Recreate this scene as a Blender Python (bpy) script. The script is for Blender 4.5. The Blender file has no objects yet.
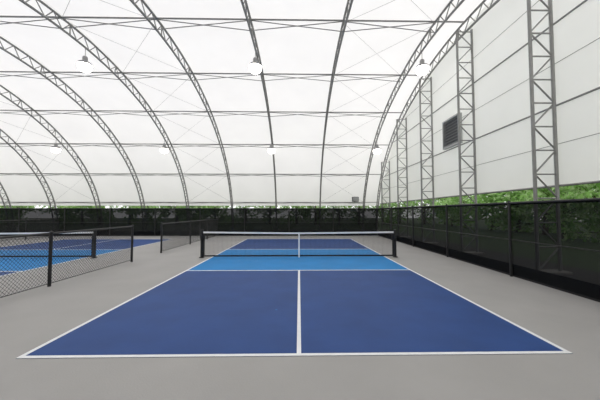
import bpy, math, random
from mathutils import Vector, Matrix
random.seed(4)
S = bpy.context.scene
try:
    S.view_settings.view_transform = 'Standard'
    S.view_settings.look = 'None'
except Exception: pass

# ---------------------------------------------------------------- materials
def mat(name, col, rough=0.6, metal=0.0, noise=None, spec=0.5, emis=None, bump=None):
    m = bpy.data.materials.new(name); m.use_nodes = True
    nt = m.node_tree; b = nt.nodes['Principled BSDF']
    b.inputs['Base Color'].default_value = (*col, 1)
    b.inputs['Roughness'].default_value = rough
    b.inputs['Metallic'].default_value = metal
    b.inputs['Specular IOR Level'].default_value = spec
    tc = nt.nodes.new('ShaderNodeTexCoord')
    if noise:
        sc, amt = noise
        n = nt.nodes.new('ShaderNodeTexNoise'); n.inputs['Scale'].default_value = sc
        n.inputs['Detail'].default_value = 6
        nt.links.new(tc.outputs['Object'], n.inputs['Vector'])
        r = nt.nodes.new('ShaderNodeMapRange')
        r.inputs['From Min'].default_value = .3; r.inputs['From Max'].default_value = .7
        r.inputs['To Min'].default_value = 1-amt; r.inputs['To Max'].default_value = 1+amt
        nt.links.new(n.outputs['Fac'], r.inputs['Value'])
        mx = nt.nodes.new('ShaderNodeVectorMath'); mx.operation = 'SCALE'
        mx.inputs[0].default_value = col
        nt.links.new(r.outputs['Result'], mx.inputs['Scale'])
        nt.links.new(mx.outputs['Vector'], b.inputs['Base Color'])
    if bump:
        n2 = nt.nodes.new('ShaderNodeTexNoise'); n2.inputs['Scale'].default_value = bump[0]
        nt.links.new(tc.outputs['Object'], n2.inputs['Vector'])
        bp = nt.nodes.new('ShaderNodeBump'); bp.inputs['Strength'].default_value = bump[1]
        bp.inputs['Distance'].default_value = .01
        nt.links.new(n2.outputs['Fac'], bp.inputs['Height'])
        nt.links.new(bp.outputs['Normal'], b.inputs['Normal'])
    if emis:
        b.inputs['Emission Color'].default_value = (*emis[0], 1)
        b.inputs['Emission Strength'].default_value = emis[1]
    return m

def mesh_cloth(name, col, alpha, scale=None):
    m = bpy.data.materials.new(name); m.use_nodes = True
    nt = m.node_tree; nt.nodes.clear()
    o = nt.nodes.new('ShaderNodeOutputMaterial')
    d = nt.nodes.new('ShaderNodeBsdfDiffuse'); d.inputs['Color'].default_value = (*col, 1)
    t = nt.nodes.new('ShaderNodeBsdfTransparent')
    mx = nt.nodes.new('ShaderNodeMixShader')
    tc = nt.nodes.new('ShaderNodeTexCoord')
    n = nt.nodes.new('ShaderNodeTexNoise'); n.inputs['Scale'].default_value = 1.5
    nt.links.new(tc.outputs['Object'], n.inputs['Vector'])
    r = nt.nodes.new('ShaderNodeMapRange')
    r.inputs['To Min'].default_value = alpha*.8; r.inputs['To Max'].default_value = alpha*1.2
    nt.links.new(n.outputs['Fac'], r.inputs['Value'])
    nt.links.new(r.outputs['Result'], mx.inputs['Fac'])
    nt.links.new(d.outputs[0], mx.inputs[1]); nt.links.new(t.outputs[0], mx.inputs[2])
    nt.links.new(mx.outputs[0], o.inputs['Surface'])
    return m

def leaf_mat(name, col):
    m = bpy.data.materials.new(name); m.use_nodes = True
    nt = m.node_tree; nt.nodes.clear(); L=nt.links.new
    o = nt.nodes.new('ShaderNodeOutputMaterial')
    tc = nt.nodes.new('ShaderNodeTexCoord')
    n = nt.nodes.new('ShaderNodeTexNoise'); n.inputs['Scale'].default_value = 1.3
    L(tc.outputs['Object'], n.inputs['Vector'])
    r = nt.nodes.new('ShaderNodeMapRange'); r.inputs['To Min'].default_value=.7; r.inputs['To Max'].default_value=1.25
    L(n.outputs['Fac'], r.inputs['Value'])
    v = nt.nodes.new('ShaderNodeVectorMath'); v.operation='SCALE'; v.inputs[0].default_value=col
    L(r.outputs['Result'], v.inputs['Scale'])
    d = nt.nodes.new('ShaderNodeBsdfDiffuse'); t = nt.nodes.new('ShaderNodeBsdfTranslucent')
    L(v.outputs['Vector'], d.inputs['Color']); L(v.outputs['Vector'], t.inputs['Color'])
    mx = nt.nodes.new('ShaderNodeMixShader'); mx.inputs[0].default_value=.45
    L(d.outputs[0], mx.inputs[1]); L(t.outputs[0], mx.inputs[2]); L(mx.outputs[0], o.inputs['Surface'])
    return m

def fabric(name, axis, period, off, col=(.93,.925,.90)):
    m = bpy.data.materials.new(name); m.use_nodes = True
    nt = m.node_tree; nt.nodes.clear()
    L = nt.links.new
    o = nt.nodes.new('ShaderNodeOutputMaterial')
    tc = nt.nodes.new('ShaderNodeTexCoord')
    sp = nt.nodes.new('ShaderNodeSeparateXYZ'); L(tc.outputs['Object'], sp.inputs[0])
    a = nt.nodes.new('ShaderNodeMath'); a.operation = 'SUBTRACT'; L(sp.outputs[axis], a.inputs[0]); a.inputs[1].default_value = off
    b = nt.nodes.new('ShaderNodeMath'); b.operation = 'DIVIDE'; L(a.outputs[0], b.inputs[0]); b.inputs[1].default_value = period
    f = nt.nodes.new('ShaderNodeMath'); f.operation = 'FRACT'; L(b.outputs[0], f.inputs[0])
    c = nt.nodes.new('ShaderNodeMath'); c.operation = 'SUBTRACT'; L(f.outputs[0], c.inputs[0]); c.inputs[1].default_value = .5
    d = nt.nodes.new('ShaderNodeMath'); d.operation = 'ABSOLUTE'; L(c.outputs[0], d.inputs[0])
    lt = nt.nodes.new('ShaderNodeMath'); lt.operation = 'LESS_THAN'; L(d.outputs[0], lt.inputs[0]); lt.inputs[1].default_value = .022/period
    n = nt.nodes.new('ShaderNodeTexNoise'); n.inputs['Scale'].default_value = .6; n.inputs['Detail'].default_value = 5
    L(tc.outputs['Object'], n.inputs['Vector'])
    r = nt.nodes.new('ShaderNodeMapRange'); r.inputs['To Min'].default_value = .94; r.inputs['To Max'].default_value = 1.04
    L(n.outputs['Fac'], r.inputs['Value'])
    s = nt.nodes.new('ShaderNodeMath'); s.operation = 'MULTIPLY_ADD'; L(lt.outputs[0], s.inputs[0]); s.inputs[1].default_value = -.14
    L(r.outputs['Result'], s.inputs[2])
    v = nt.nodes.new('ShaderNodeVectorMath'); v.operation = 'SCALE'; v.inputs[0].default_value = col
    L(s.outputs[0], v.inputs['Scale'])
    df = nt.nodes.new('ShaderNodeBsdfDiffuse'); tr = nt.nodes.new('ShaderNodeBsdfTranslucent')
    L(v.outputs['Vector'], df.inputs['Color']); L(v.outputs['Vector'], tr.inputs['Color'])
    mx = nt.nodes.new('ShaderNodeMixShader'); mx.inputs[0].default_value = .5
    L(df.outputs[0], mx.inputs[1]); L(tr.outputs[0], mx.inputs[2]); L(mx.outputs[0], o.inputs['Surface'])
    return m

M_floor = mat('grey_acrylic', (.405,.395,.385), .75, noise=(1.2,.04), spec=.3, bump=(60,.15))
M_blue  = mat('navy_acrylic', (.022,.069,.245), .6, noise=(1.6,.10), spec=.3, bump=(60,.15))
M_light = mat('sky_blue_acrylic', (.012,.23,.58), .6, noise=(1.6,.06), spec=.3, bump=(60,.15))
M_line  = mat('white_line_paint', (.88,.89,.90), .6, noise=(8,.03))
M_steel = mat('galvanised_steel', (.30,.30,.29), .5, .3, noise=(6,.1))
M_black = mat('black_powdercoat', (.012,.012,.013), .45)
M_net   = mat('black_net_cord', (.015,.015,.017), .8)
M_wire  = mat('black_vinyl_wire', (.015,.016,.017), .5)
M_tape  = mat('white_net_tape', (.88,.88,.88), .7)
M_screen= mesh_cloth('black_windscreen_mesh', (.012,.013,.015), .11)
M_screen2= mesh_cloth('black_windscreen_dense', (.012,.013,.015), .04)
M_band  = mat('black_rubber_band', (.01,.01,.011), .8)
M_roof  = fabric('white_roof_membrane', 'X', 3.72, 5.5-1.86)
M_wall  = fabric('white_wall_membrane', 'Y', 3.5, 7.6-1.75)
M_grav  = mat('dark_gravel', (.05,.048,.045), .95, noise=(25,.4))
M_grass = mat('grass', (.045,.075,.028), .95, noise=(4,.4))
M_leaf  = leaf_mat('tree_leaves', (.30,.52,.16))
M_leaf2 = leaf_mat('tree_leaves_pale', (.55,.72,.38))
M_bark  = mat('tree_bark', (.09,.065,.045), .9, noise=(9,.3))
M_bulb  = mat('lamp_glow', (1,1,1), .4, emis=((1,.97,.90), 10))
M_shade = mat('lamp_housing', (.30,.30,.30), .4, .3)
M_vent  = mat('vent_grey', (.45,.46,.46), .5, .2)
M_vback = mat('vent_back', (.28,.285,.285), .6)
M_conc  = mat('footing_concrete', (.3,.29,.27), .9, noise=(8,.15))
M_box   = mat('dark_plastic', (.05,.05,.055), .5)

# ---------------------------------------------------------------- mesh builder
class MB:
    def __init__(s): s.v=[]; s.f=[]; s.m=[]; s.mats=[]
    def mi(s, m):
        if m not in s.mats: s.mats.append(m)
        return s.mats.index(m)
    def tube(s, p, q, r, m, n=6, r2=None, cap=True):
        p=Vector(p); q=Vector(q); d=q-p
        if d.length<1e-6: return
        d.normalize(); up=Vector((0,0,1)) if abs(d.z)<.9 else Vector((1,0,0))
        a=d.cross(up).normalized(); b=d.cross(a); k=len(s.v); r2=r if r2 is None else r2
        for c,rr in ((p,r),(q,r2)):
            for i in range(n):
                t=2*math.pi*i/n; s.v.append(c+(a*math.cos(t)+b*math.sin(t))*rr)
        mi=s.mi(m)
        for i in range(n):
            j=(i+1)%n; s.f.append((k+i,k+j,k+n+j,k+n+i)); s.m.append(mi)
        if cap:
            s.f.append(tuple(k+n-1-i for i in range(n))); s.m.append(mi)
            s.f.append(tuple(k+n+i for i in range(n))); s.m.append(mi)
    def poly(s, pts, r, m, n=6):
        for a,b in zip(pts[:-1],pts[1:]): s.tube(a,b,r,m,n)
    def box(s, lo, hi, m):
        k=len(s.v); x0,y0,z0=lo; x1,y1,z1=hi
        s.v += [Vector(c) for c in ((x0,y0,z0),(x1,y0,z0),(x1,y1,z0),(x0,y1,z0),(x0,y0,z1),(x1,y0,z1),(x1,y1,z1),(x0,y1,z1))]
        mi=s.mi(m)
        for f in ((0,3,2,1),(4,5,6,7),(0,1,5,4),(1,2,6,5),(2,3,7,6),(3,0,4,7)):
            s.f.append(tuple(k+i for i in f)); s.m.append(mi)
    def quad(s, pts, m):
        k=len(s.v); s.v += [Vector(p) for p in pts]; s.f.append(tuple(range(k,k+len(pts)))); s.m.append(s.mi(m))
    def lathe(s, c, prof, m, n=20):
        k=len(s.v); c=Vector(c); mi=s.mi(m)
        for r,z in prof:
            for i in range(n):
                t=2*math.pi*i/n; s.v.append(c+Vector((r*math.cos(t),r*math.sin(t),z)))
        for j in range(len(prof)-1):
            for i in range(n):
                i2=(i+1)%n
                s.f.append((k+j*n+i,k+j*n+i2,k+(j+1)*n+i2,k+(j+1)*n+i)); s.m.append(mi)
    def data(s, name, smooth=False):
        me=bpy.data.meshes.new(name); me.from_pydata([tuple(v) for v in s.v],[],s.f)
        for m in s.mats: me.materials.append(m)
        me.polygons.foreach_set('material_index', s.m)
        if smooth: me.polygons.foreach_set('use_smooth',[True]*len(me.polygons))
        me.update(); return me
    def obj(s, name, smooth=False, loc=(0,0,0)):
        o=bpy.data.objects.new(name, s.data(name,smooth)); o.location=loc
        S.collection.objects.link(o); return o

# ---------------------------------------------------------------- vault profile
YC=11.45; AF=13.2; AB=14.2; B=9.35
X_GAB=7.0; X_LEFT=-33.4
def P(th, off=0):
    c=math.cos(th); a=(AF if c>=0 else AB)-off
    return (YC+a*c, (B-off)*math.sin(th))
def roofZ(y, off=0):
    a=(AF if y>=YC else AB)-off; t=(y-YC)/a
    return (B-off)*math.sqrt(max(0,1-t*t))
D=math.radians

# floor & ground
g=MB(); g.box((-70,-45,-.4),(50,75,-.06),M_grass); g.obj('ground')
g=MB(); g.box((-34.5,-4.5,-.055),(8,26,-.03),M_grav); g.obj('gravel_bed')
g=MB(); g.box((-33.0,-2.1,-.028),(5.3,18.95,0),M_floor); g.obj('floor')

# courts
def court(xc):
    c=MB(); y0=3.17; w=3.05; L=13.41; k1=y0+4.57; k2=y0+8.84
    z=.004; l=.007; t=.05
    c.box((xc-w,y0,.0005),(xc+w,k1,z),M_blue)
    c.box((xc-w,k1,.0005),(xc+w,k2,z),M_light)
    c.box((xc-w,k2,.0005),(xc+w,y0+L,z),M_blue)
    for x in (xc-w,xc+w-t): c.box((x,y0,z-.001),(x+t,y0+L,l),M_line)
    for y in (y0,k1-t,k2,y0+L-t): c.box((xc-w+t,y,z-.001),(xc+w-t,y+t,l),M_line)
    c.box((xc-t/2,y0+t,z-.001),(xc+t/2,k1-t,l),M_line)
    c.box((xc-t/2,k2+t,z-.001),(xc+t/2,y0+L-t,l),M_line)
    if xc==0:  # scuffed spot in paint
        c.box((-.38,4.63,z-.001),(-.35,4.65,z+.0005),M_light)
    return c.obj('pickleball_court')
def net(xc):
    n=MB(); y=9.87; hw=3.3; he=.90; hc=.865
    def top(x): return hc+(he-hc)*(abs(x)/hw)**1.2
    for sx in (-1,1):
        X=xc+sx*(hw+.05)
        n.tube((X,y,0.009),(X,y,.94),.045,M_black,14)
        n.tube((X,y,.94),(X,y,.965),.05,M_black,14)
        n.tube((X,y,.009),(X,y,.03),.085,M_black,14)
        n.box((X-.03,y-.09,.62),(X+.03,y-.04,.78),M_black)
        n.tube((X,y-.09,.70),(X+.0,y-.16,.70),.012,M_black,8)
    N=150; z0=.06
    for i in range(N+1):
        x=-hw+2*hw*i/N
        n.tube((xc+x,y,z0),(xc+x,y,top(x)-.04),.0026,M_net,3,cap=False)
    for j in range(19):
        f=j/19
        xs=[-hw+2*hw*i/10 for i in range(11)]
        pts=[(xc+x,y,z0+(top(x)-.05-z0)*f) for x in xs]
        n.poly(pts,.0026,M_net,3)
    xs=[-hw+2*hw*i/20 for i in range(21)]
    for a,b in zip(xs[:-1],xs[1:]):
        u0,u1,m,dy=-.055,0,M_tape,.012
        for s2 in (-1,1):
            n.quad([(xc+a,y+s2*dy,top(a)+u0),(xc+b,y+s2*dy,top(b)+u0),(xc+b,y+s2*dy,top(b)+u1),(xc+a,y+s2*dy,top(a)+u1)],m)
        n.quad([(xc+a,y-dy,top(a)+u1),(xc+b,y-dy,top(b)+u1),(xc+b,y+dy,top(b)+u1),(xc+a,y+dy,top(a)+u1)],m)
    n.box((xc-hw,y-.006,z0-.02),(xc+hw,y+.006,z0+.03),M_black)
    for sx in (-1,1):
        x0,x1=sorted((xc+sx*hw,xc+sx*(hw-.05)))
        n.box((x0,y-.008,z0),(x1,y+.008,he-.04),M_black)
    n.box((xc-.025,y-.016,.009),(xc+.025,y+.016,hc+.004),M_tape)
    return n.obj('pickleball_net')
for xc in (0,-10.35,-20.7):
    court(xc); net(xc)

# chain link low fences
def chain_fence(x, segs, h=1.12):
    f=MB()
    for y0,y1,posts in segs:
        for y in posts:
            f.tube((x,y,.0),(x,y,h+.03),.034,M_black,12)
            f.tube((x,y,h+.03),(x,y,h+.06),.038,M_black,12,r2=.012)
        f.tube((x,y0,h),(x,y1,h),.022,M_black,8)
        f.tube((x,y0,.06),(x,y1,.06),.008,M_black,6)
        zb=.05; zt=h; H=zt-zb; p=.075
        n=int((y1-y0+H)/p)
        for i in range(n):
            s0=y0-H+i*p
            for sgn in (1,-1):
                t0=max(0,(y0-s0)/H); t1=min(1,(y1-s0)/H)
                if t1-t0<.02: continue
                if sgn==1:
                    a=(x,s0+t0*H,zb+t0*H); b=(x,s0+t1*H,zb+t1*H)
                else:
                    a=(x+.004,s0+t0*H,zt-t0*H); b=(x+.004,s0+t1*H,zt-t1*H)
                f.tube(a,b,.0036,M_wire,3,cap=False)
    return f.obj('chain_link_fence')
SEG=[(.2,9.13,[.2,3.2,6.17,9.13]),(11.05,18.7,[11.05,13.95,16.5])]
for x in (-5.30,-15.6,-26.0): chain_fence(x,SEG)

# windscreen fences
def screen_fence(p0,p1,M,h=1.80,step=3.0,skip_last=False):
    f=MB(); p0=Vector(p0); p1=Vector(p1); d=p1-p0; L=d.length; u=d/L
    nrm=Vector((-u.y,u.x,0))
    n=max(1,round(L/step))
    for i in range(n+1):
        if skip_last and i==n: continue
        c=p0+u*(L*i/n)
        f.tube(c,c+Vector((0,0,h+.02)),.035,M_black,10)
        f.tube(c+Vector((0,0,h+.02)),c+Vector((0,0,h+.06)),.04,M_black,10,r2=.012)
    Z=Vector((0,0,1))
    f.tube(p0+Z*h,p1+Z*h,.024,M_black,8)
    f.tube(p0+Z*.9,p1+Z*.9,.012,M_black,8)
    o=nrm*.04
    f.quad([p0+o+Z*.05,p1+o+Z*.05,p1+o+Z*(h-.01),p0+o+Z*(h-.01)],M)
    for z0,z1,t in ((.0,.30,.05),(h-.05,h,.045)):
        q=nrm*t
        f.quad([p0+q+Z*z0,p1+q+Z*z0,p1+q+Z*z1,p0+q+Z*z1],M_band)
    return f.obj('windscreen_fence')
screen_fence((5.2,18.8,0),(5.2,-2,0),M_screen)
screen_fence((-32.9,18.8,0),(5.2,18.8,0),M_screen2,skip_last=True)
screen_fence((5.2,-2,0),(-32.9,-2,0),M_screen2)

# ---------------------------------------------------------------- roof
r=MB(); nth=60; xs=[X_LEFT+(X_GAB-X_LEFT)*i/44 for i in range(45)]
t0,t1=D(13.0),D(167.0)
for i in range(len(xs)):
    for j in range(nth+1):
        y,z=P(t0+(t1-t0)*j/nth); r.v.append(Vector((xs[i],y,z)))
mi=r.mi(M_roof)
for i in range(len(xs)-1):
    for j in range(nth):
        a=i*(nth+1)+j; r.f.append((a,a+1,a+nth+2,a+nth+1)); r.m.append(mi)
r.obj('ceiling',True)

ribx=[5.5-3.72*k for k in range(11)]
def arch_mesh(nm='truss_arch'):
    m=MB(); N=112; OO=.10; IO=.55
    out=[(0,*P(math.pi*i/N,OO)) for i in range(N+1)]
    inn=[(0,*P(math.pi*i/N,IO)) for i in range(N+1)]
    m.poly(out,.045,M_steel,8); m.poly(inn,.045,M_steel,8)
    for i in range(N):
        if i%2==0: m.tube(out[i],inn[i+1],.021,M_steel,5)
        else: m.tube(inn[i],out[i+1],.021,M_steel,5)
    for i in range(0,N+1,8): m.tube(out[i],inn[i],.026,M_steel,5)
    for e in (0,N):
        yy=(out[e][1]+inn[e][1])/2
        m.box((-.3,yy-.45,-.03),(.3,yy+.45,.04),M_conc)
        m.box((-.15,yy-.32,.04),(.15,yy+.32,.06),M_steel)
    return m.data(nm)
am=arch_mesh()
for x in ribx+[X_GAB-.32, X_LEFT+.32]:
    o=bpy.data.objects.new('truss_arch',am); o.location=(x,0,0); S.collection.objects.link(o)

# purlins with crossing braces
p=MB()
allx=[X_GAB-.32]+ribx+[X_LEFT+.32]
ANG=[0,15,30,45,60,75,91.8,106,121,136,151,166,180]
for k in range(1,12):
    th=D(ANG[k])
    yo,zo=P(th,.10); yi,zi=P(th,.55); ym,zm=P(th,.14)
    for a,b in zip(allx[:-1],allx[1:]):
        p.tube((a,yo,zo),(b,yo,zo),.032,M_steel,6)
        if abs(a-b)>2:
            p.tube((a,yi,zi),(b,ym,zm),.019,M_steel,5)
            p.tube((b,yi,zi),(a,ym,zm),.019,M_steel,5)
for (bi) in (1,4,7,10):
    a,b=allx[bi],allx[bi+1]
    for k in range(1,11):
        y1,z1=P(D(ANG[k]),.2); y2,z2=P(D(ANG[k+1]),.2)
        p.tube((a,y1,z1),(b,y2,z2),.006,M_steel,4); p.tube((b,y1,z1),(a,y2,z2),.006,M_steel,4)
p.obj('roof_purlins')

# ---------------------------------------------------------------- gable walls
def gable(x, name):
    g=MB(); N=60; z0=2.28
    a0=math.asin(z0/B)
    pts=[(x,*P(a0+(math.pi-2*a0)*i/N)) for i in range(N+1)]
    mi=g.mi(M_wall)
    for q in pts: g.v.append(Vector(q)); g.v.append(Vector((x,q[1],z0)))
    for i in range(N):
        k=2*i; g.f.append((k,k+1,k+3,k+2)); g.m.append(mi)
    g.tube((x-.03 if x>0 else x+.03,pts[0][1],z0),(x-.03 if x>0 else x+.03,pts[-1][1],z0),.03,M_steel,8)
    return g.obj(name)
gable(X_GAB,'wall_right'); gable(X_LEFT,'wall_left')

def column(x0,x1,y):
    c=MB(); h=roofZ(y,.55)
    c.tube((x0,y,.0),(x0,y,h),.045,M_steel,8); c.tube((x1,y,.0),(x1,y,h+.1),.045,M_steel,8)
    n=max(2,int(h/.62)); dz=h/n
    for i in range(n):
        z=dz*i; 
        c.tube((x0,y,z+dz),(x1,y,z+dz),.022,M_steel,6)
        a,b=(x0,x1) if i%2==0 else (x1,x0)
        c.tube((a,y,z+.02),(b,y,z+dz),.022,M_steel,6)
    c.box((min(x0,x1)-.15,y-.2,-.03),(max(x0,x1)+.15,y+.2,.02),M_conc)
    return c.obj('gable_column')
cy=[7.45+3.5*k for k in range(-2,5)]
for y in cy:
    column(6.32,6.92,y); column(X_LEFT+.68,X_LEFT+.08,y)
# gable girts
for x in (6.95,X_LEFT+.05):
    g=MB()
    for z,rr in ((4.45,.026),(6.7,.026),(3.4,.009),(5.6,.009),(7.7,.009)):
        a0=math.asin(z/(B-.1)); ya=P(a0,.1)[0]; yb=P(math.pi-a0,.1)[0]
        g.tube((x,ya,z),(x,yb,z),rr,M_steel,6)
    g.obj('gable_girts')

# louvre vent on gable
v=MB(); x0,x1=6.76,6.92; ya,yb=11.75,13.1; za,zb=4.5,5.8
v.box((x0,ya,za),(x1,ya+.07,zb),M_vent); v.box((x0,yb-.07,za),(x1,yb,zb),M_vent)
v.box((x0,ya+.07,za),(x1,yb-.07,za+.07),M_vent); v.box((x0,ya+.07,zb-.07),(x1,yb-.07,zb),M_vent)
for i in range(9):
    z=za+.09+i*.13
    v.quad([(x0+.01,ya+.07,z),(x0+.01,yb-.07,z),(x1-.03,yb-.07,z+.10),(x1-.03,ya+.07,z+.10)],M_vent)
v.box((x1-.015,ya+.07,za+.07),(x1,yb-.07,zb-.07),M_vback)
v.obj('louvre_vent')

# ---------------------------------------------------------------- lamps
def lamp(x,y,z):
    l=MB(); zr=roofZ(y,.60)
    l.tube((0,0,.34),(0,0,zr-z),.012,M_shade,6)
    l.lathe((0,0,0),[(.0,.38),(.08,.38),(.10,.33),(.10,.20),(.14,.17),(.25,.09),(.32,-.01),(.31,-.01),(.24,.07),(.13,.14),(.0,.16)],M_shade,24)
    prof=[(.27*math.sin(math.pi*i/12),-.09-.22*math.cos(math.pi*i/12)*1) for i in range(13)]
    l.lathe((0,0,0),prof,M_bulb,20)
    return l.obj('pendant_lamp',True,(x,y,z))
for x in (5.5,-1.94,-9.38,-16.82,-24.3):
    lamp(x,12.3,8.0); lamp(x,19.7,5.95)
    lamp(x,3.2,6.0)

# loudspeaker hung on back purlin
s=MB(); y0,z0=P(D(15),.10)
X=4.75
s.box((X-.26,y0-.42,z0+.05),(X+.26,y0-.12,z0+.45),M_box)
s.box((X-.22,y0-.435,z0+.09),(X+.22,y0-.42,z0+.41),M_vent)
s.box((X-.03,y0-.16,z0-.05),(X+.03,y0-.03,z0+.08),M_steel)
s.obj('loudspeaker')

# ---------------------------------------------------------------- trees outside
def tree_mesh(seed):
    rnd=random.Random(seed); t=MB()
    pts=[Vector((0,0,0)),Vector((.05,.03,1.0)),Vector((-.03,.05,2.1)),Vector((.05,0,3.4))]
    for a,b,ra,rb in zip(pts[:-1],pts[1:],(.16,.12,.09),(.12,.09,.05)): t.tube(a,b,ra,M_bark,8,r2=rb)
    cl=[]
    for i in range(34):
        a=rnd.uniform(0,6.28); rr=rnd.uniform(.2,2.0); z=rnd.uniform(.4,5.0)
        c=Vector((rr*math.cos(a),rr*math.sin(a),z)); cl.append((c,rnd.uniform(.6,.95)))
        t.tube(Vector((0,0,min(3.2,.3+z*.5))),c,.03,M_bark,4,r2=.01)
    for c,R in cl:
        for k in range(65):
            d=Vector((rnd.gauss(0,1),rnd.gauss(0,1),rnd.gauss(0,1))).normalized()*R*rnd.uniform(.4,1)
            q=c+d; q.z=max(q.z,.05); u=Vector((rnd.gauss(0,1),rnd.gauss(0,1),rnd.gauss(0,1))).normalized()
            w=u.orthogonal().normalized(); s=rnd.uniform(.09,.18)
            t.quad([q-u*s*1.3,q+w*s*.6,q+u*s*1.3,q-w*s*.6],M_leaf if rnd.random()<.5 else M_leaf2)
    return t.data('tree')
tm=[tree_mesh(1),tree_mesh(2),tree_mesh(3)]
def put_tree(x,y):
    o=bpy.data.objects.new('tree',random.choice(tm)); s=random.uniform(.85,1.25)
    o.location=(x,y,-.06); o.scale=(s,s,s*random.uniform(.85,1.1)); o.rotation_euler=(0,0,random.uniform(0,6.28))
    S.collection.objects.link(o)
x=-50
while x<20:
    put_tree(x,random.uniform(36,39)); x+=random.uniform(2.4,3.8)
y=0
while y<35:
    put_tree(random.uniform(16,18),y); y+=random.uniform(2.4,3.4)

# ---------------------------------------------------------------- world
w=bpy.data.worlds.new('World'); S.world=w; w.use_nodes=True
nt=w.node_tree; bg=nt.nodes['Background']
tc=nt.nodes.new('ShaderNodeTexCoord'); sp=nt.nodes.new('ShaderNodeSeparateXYZ')
cr=nt.nodes.new('ShaderNodeValToRGB')
nt.links.new(tc.outputs['Generated'],sp.inputs[0]); nt.links.new(sp.outputs['Z'],cr.inputs[0])
cr.color_ramp.elements[0].position=0; cr.color_ramp.elements[0].color=(.94,.94,.96,1)
cr.color_ramp.elements[1].position=.8; cr.color_ramp.elements[1].color=(1,.98,.99,1)
nt.links.new(cr.outputs[0],bg.inputs['Color']); bg.inputs['Strength'].default_value=1.88

# ---------------------------------------------------------------- camera
cd=bpy.data.cameras.new('Camera'); cam=bpy.data.objects.new('Camera',cd); S.collection.objects.link(cam)
cd.sensor_width=36; cd.lens=283/600*36; cd.clip_start=.05; cd.clip_end=500
cam.location=(0,0,1.58)
cam.rotation_euler=(D(90+2.4),0,D(-1.0))
cd.shift_x=-4.0/600
S.camera=cam
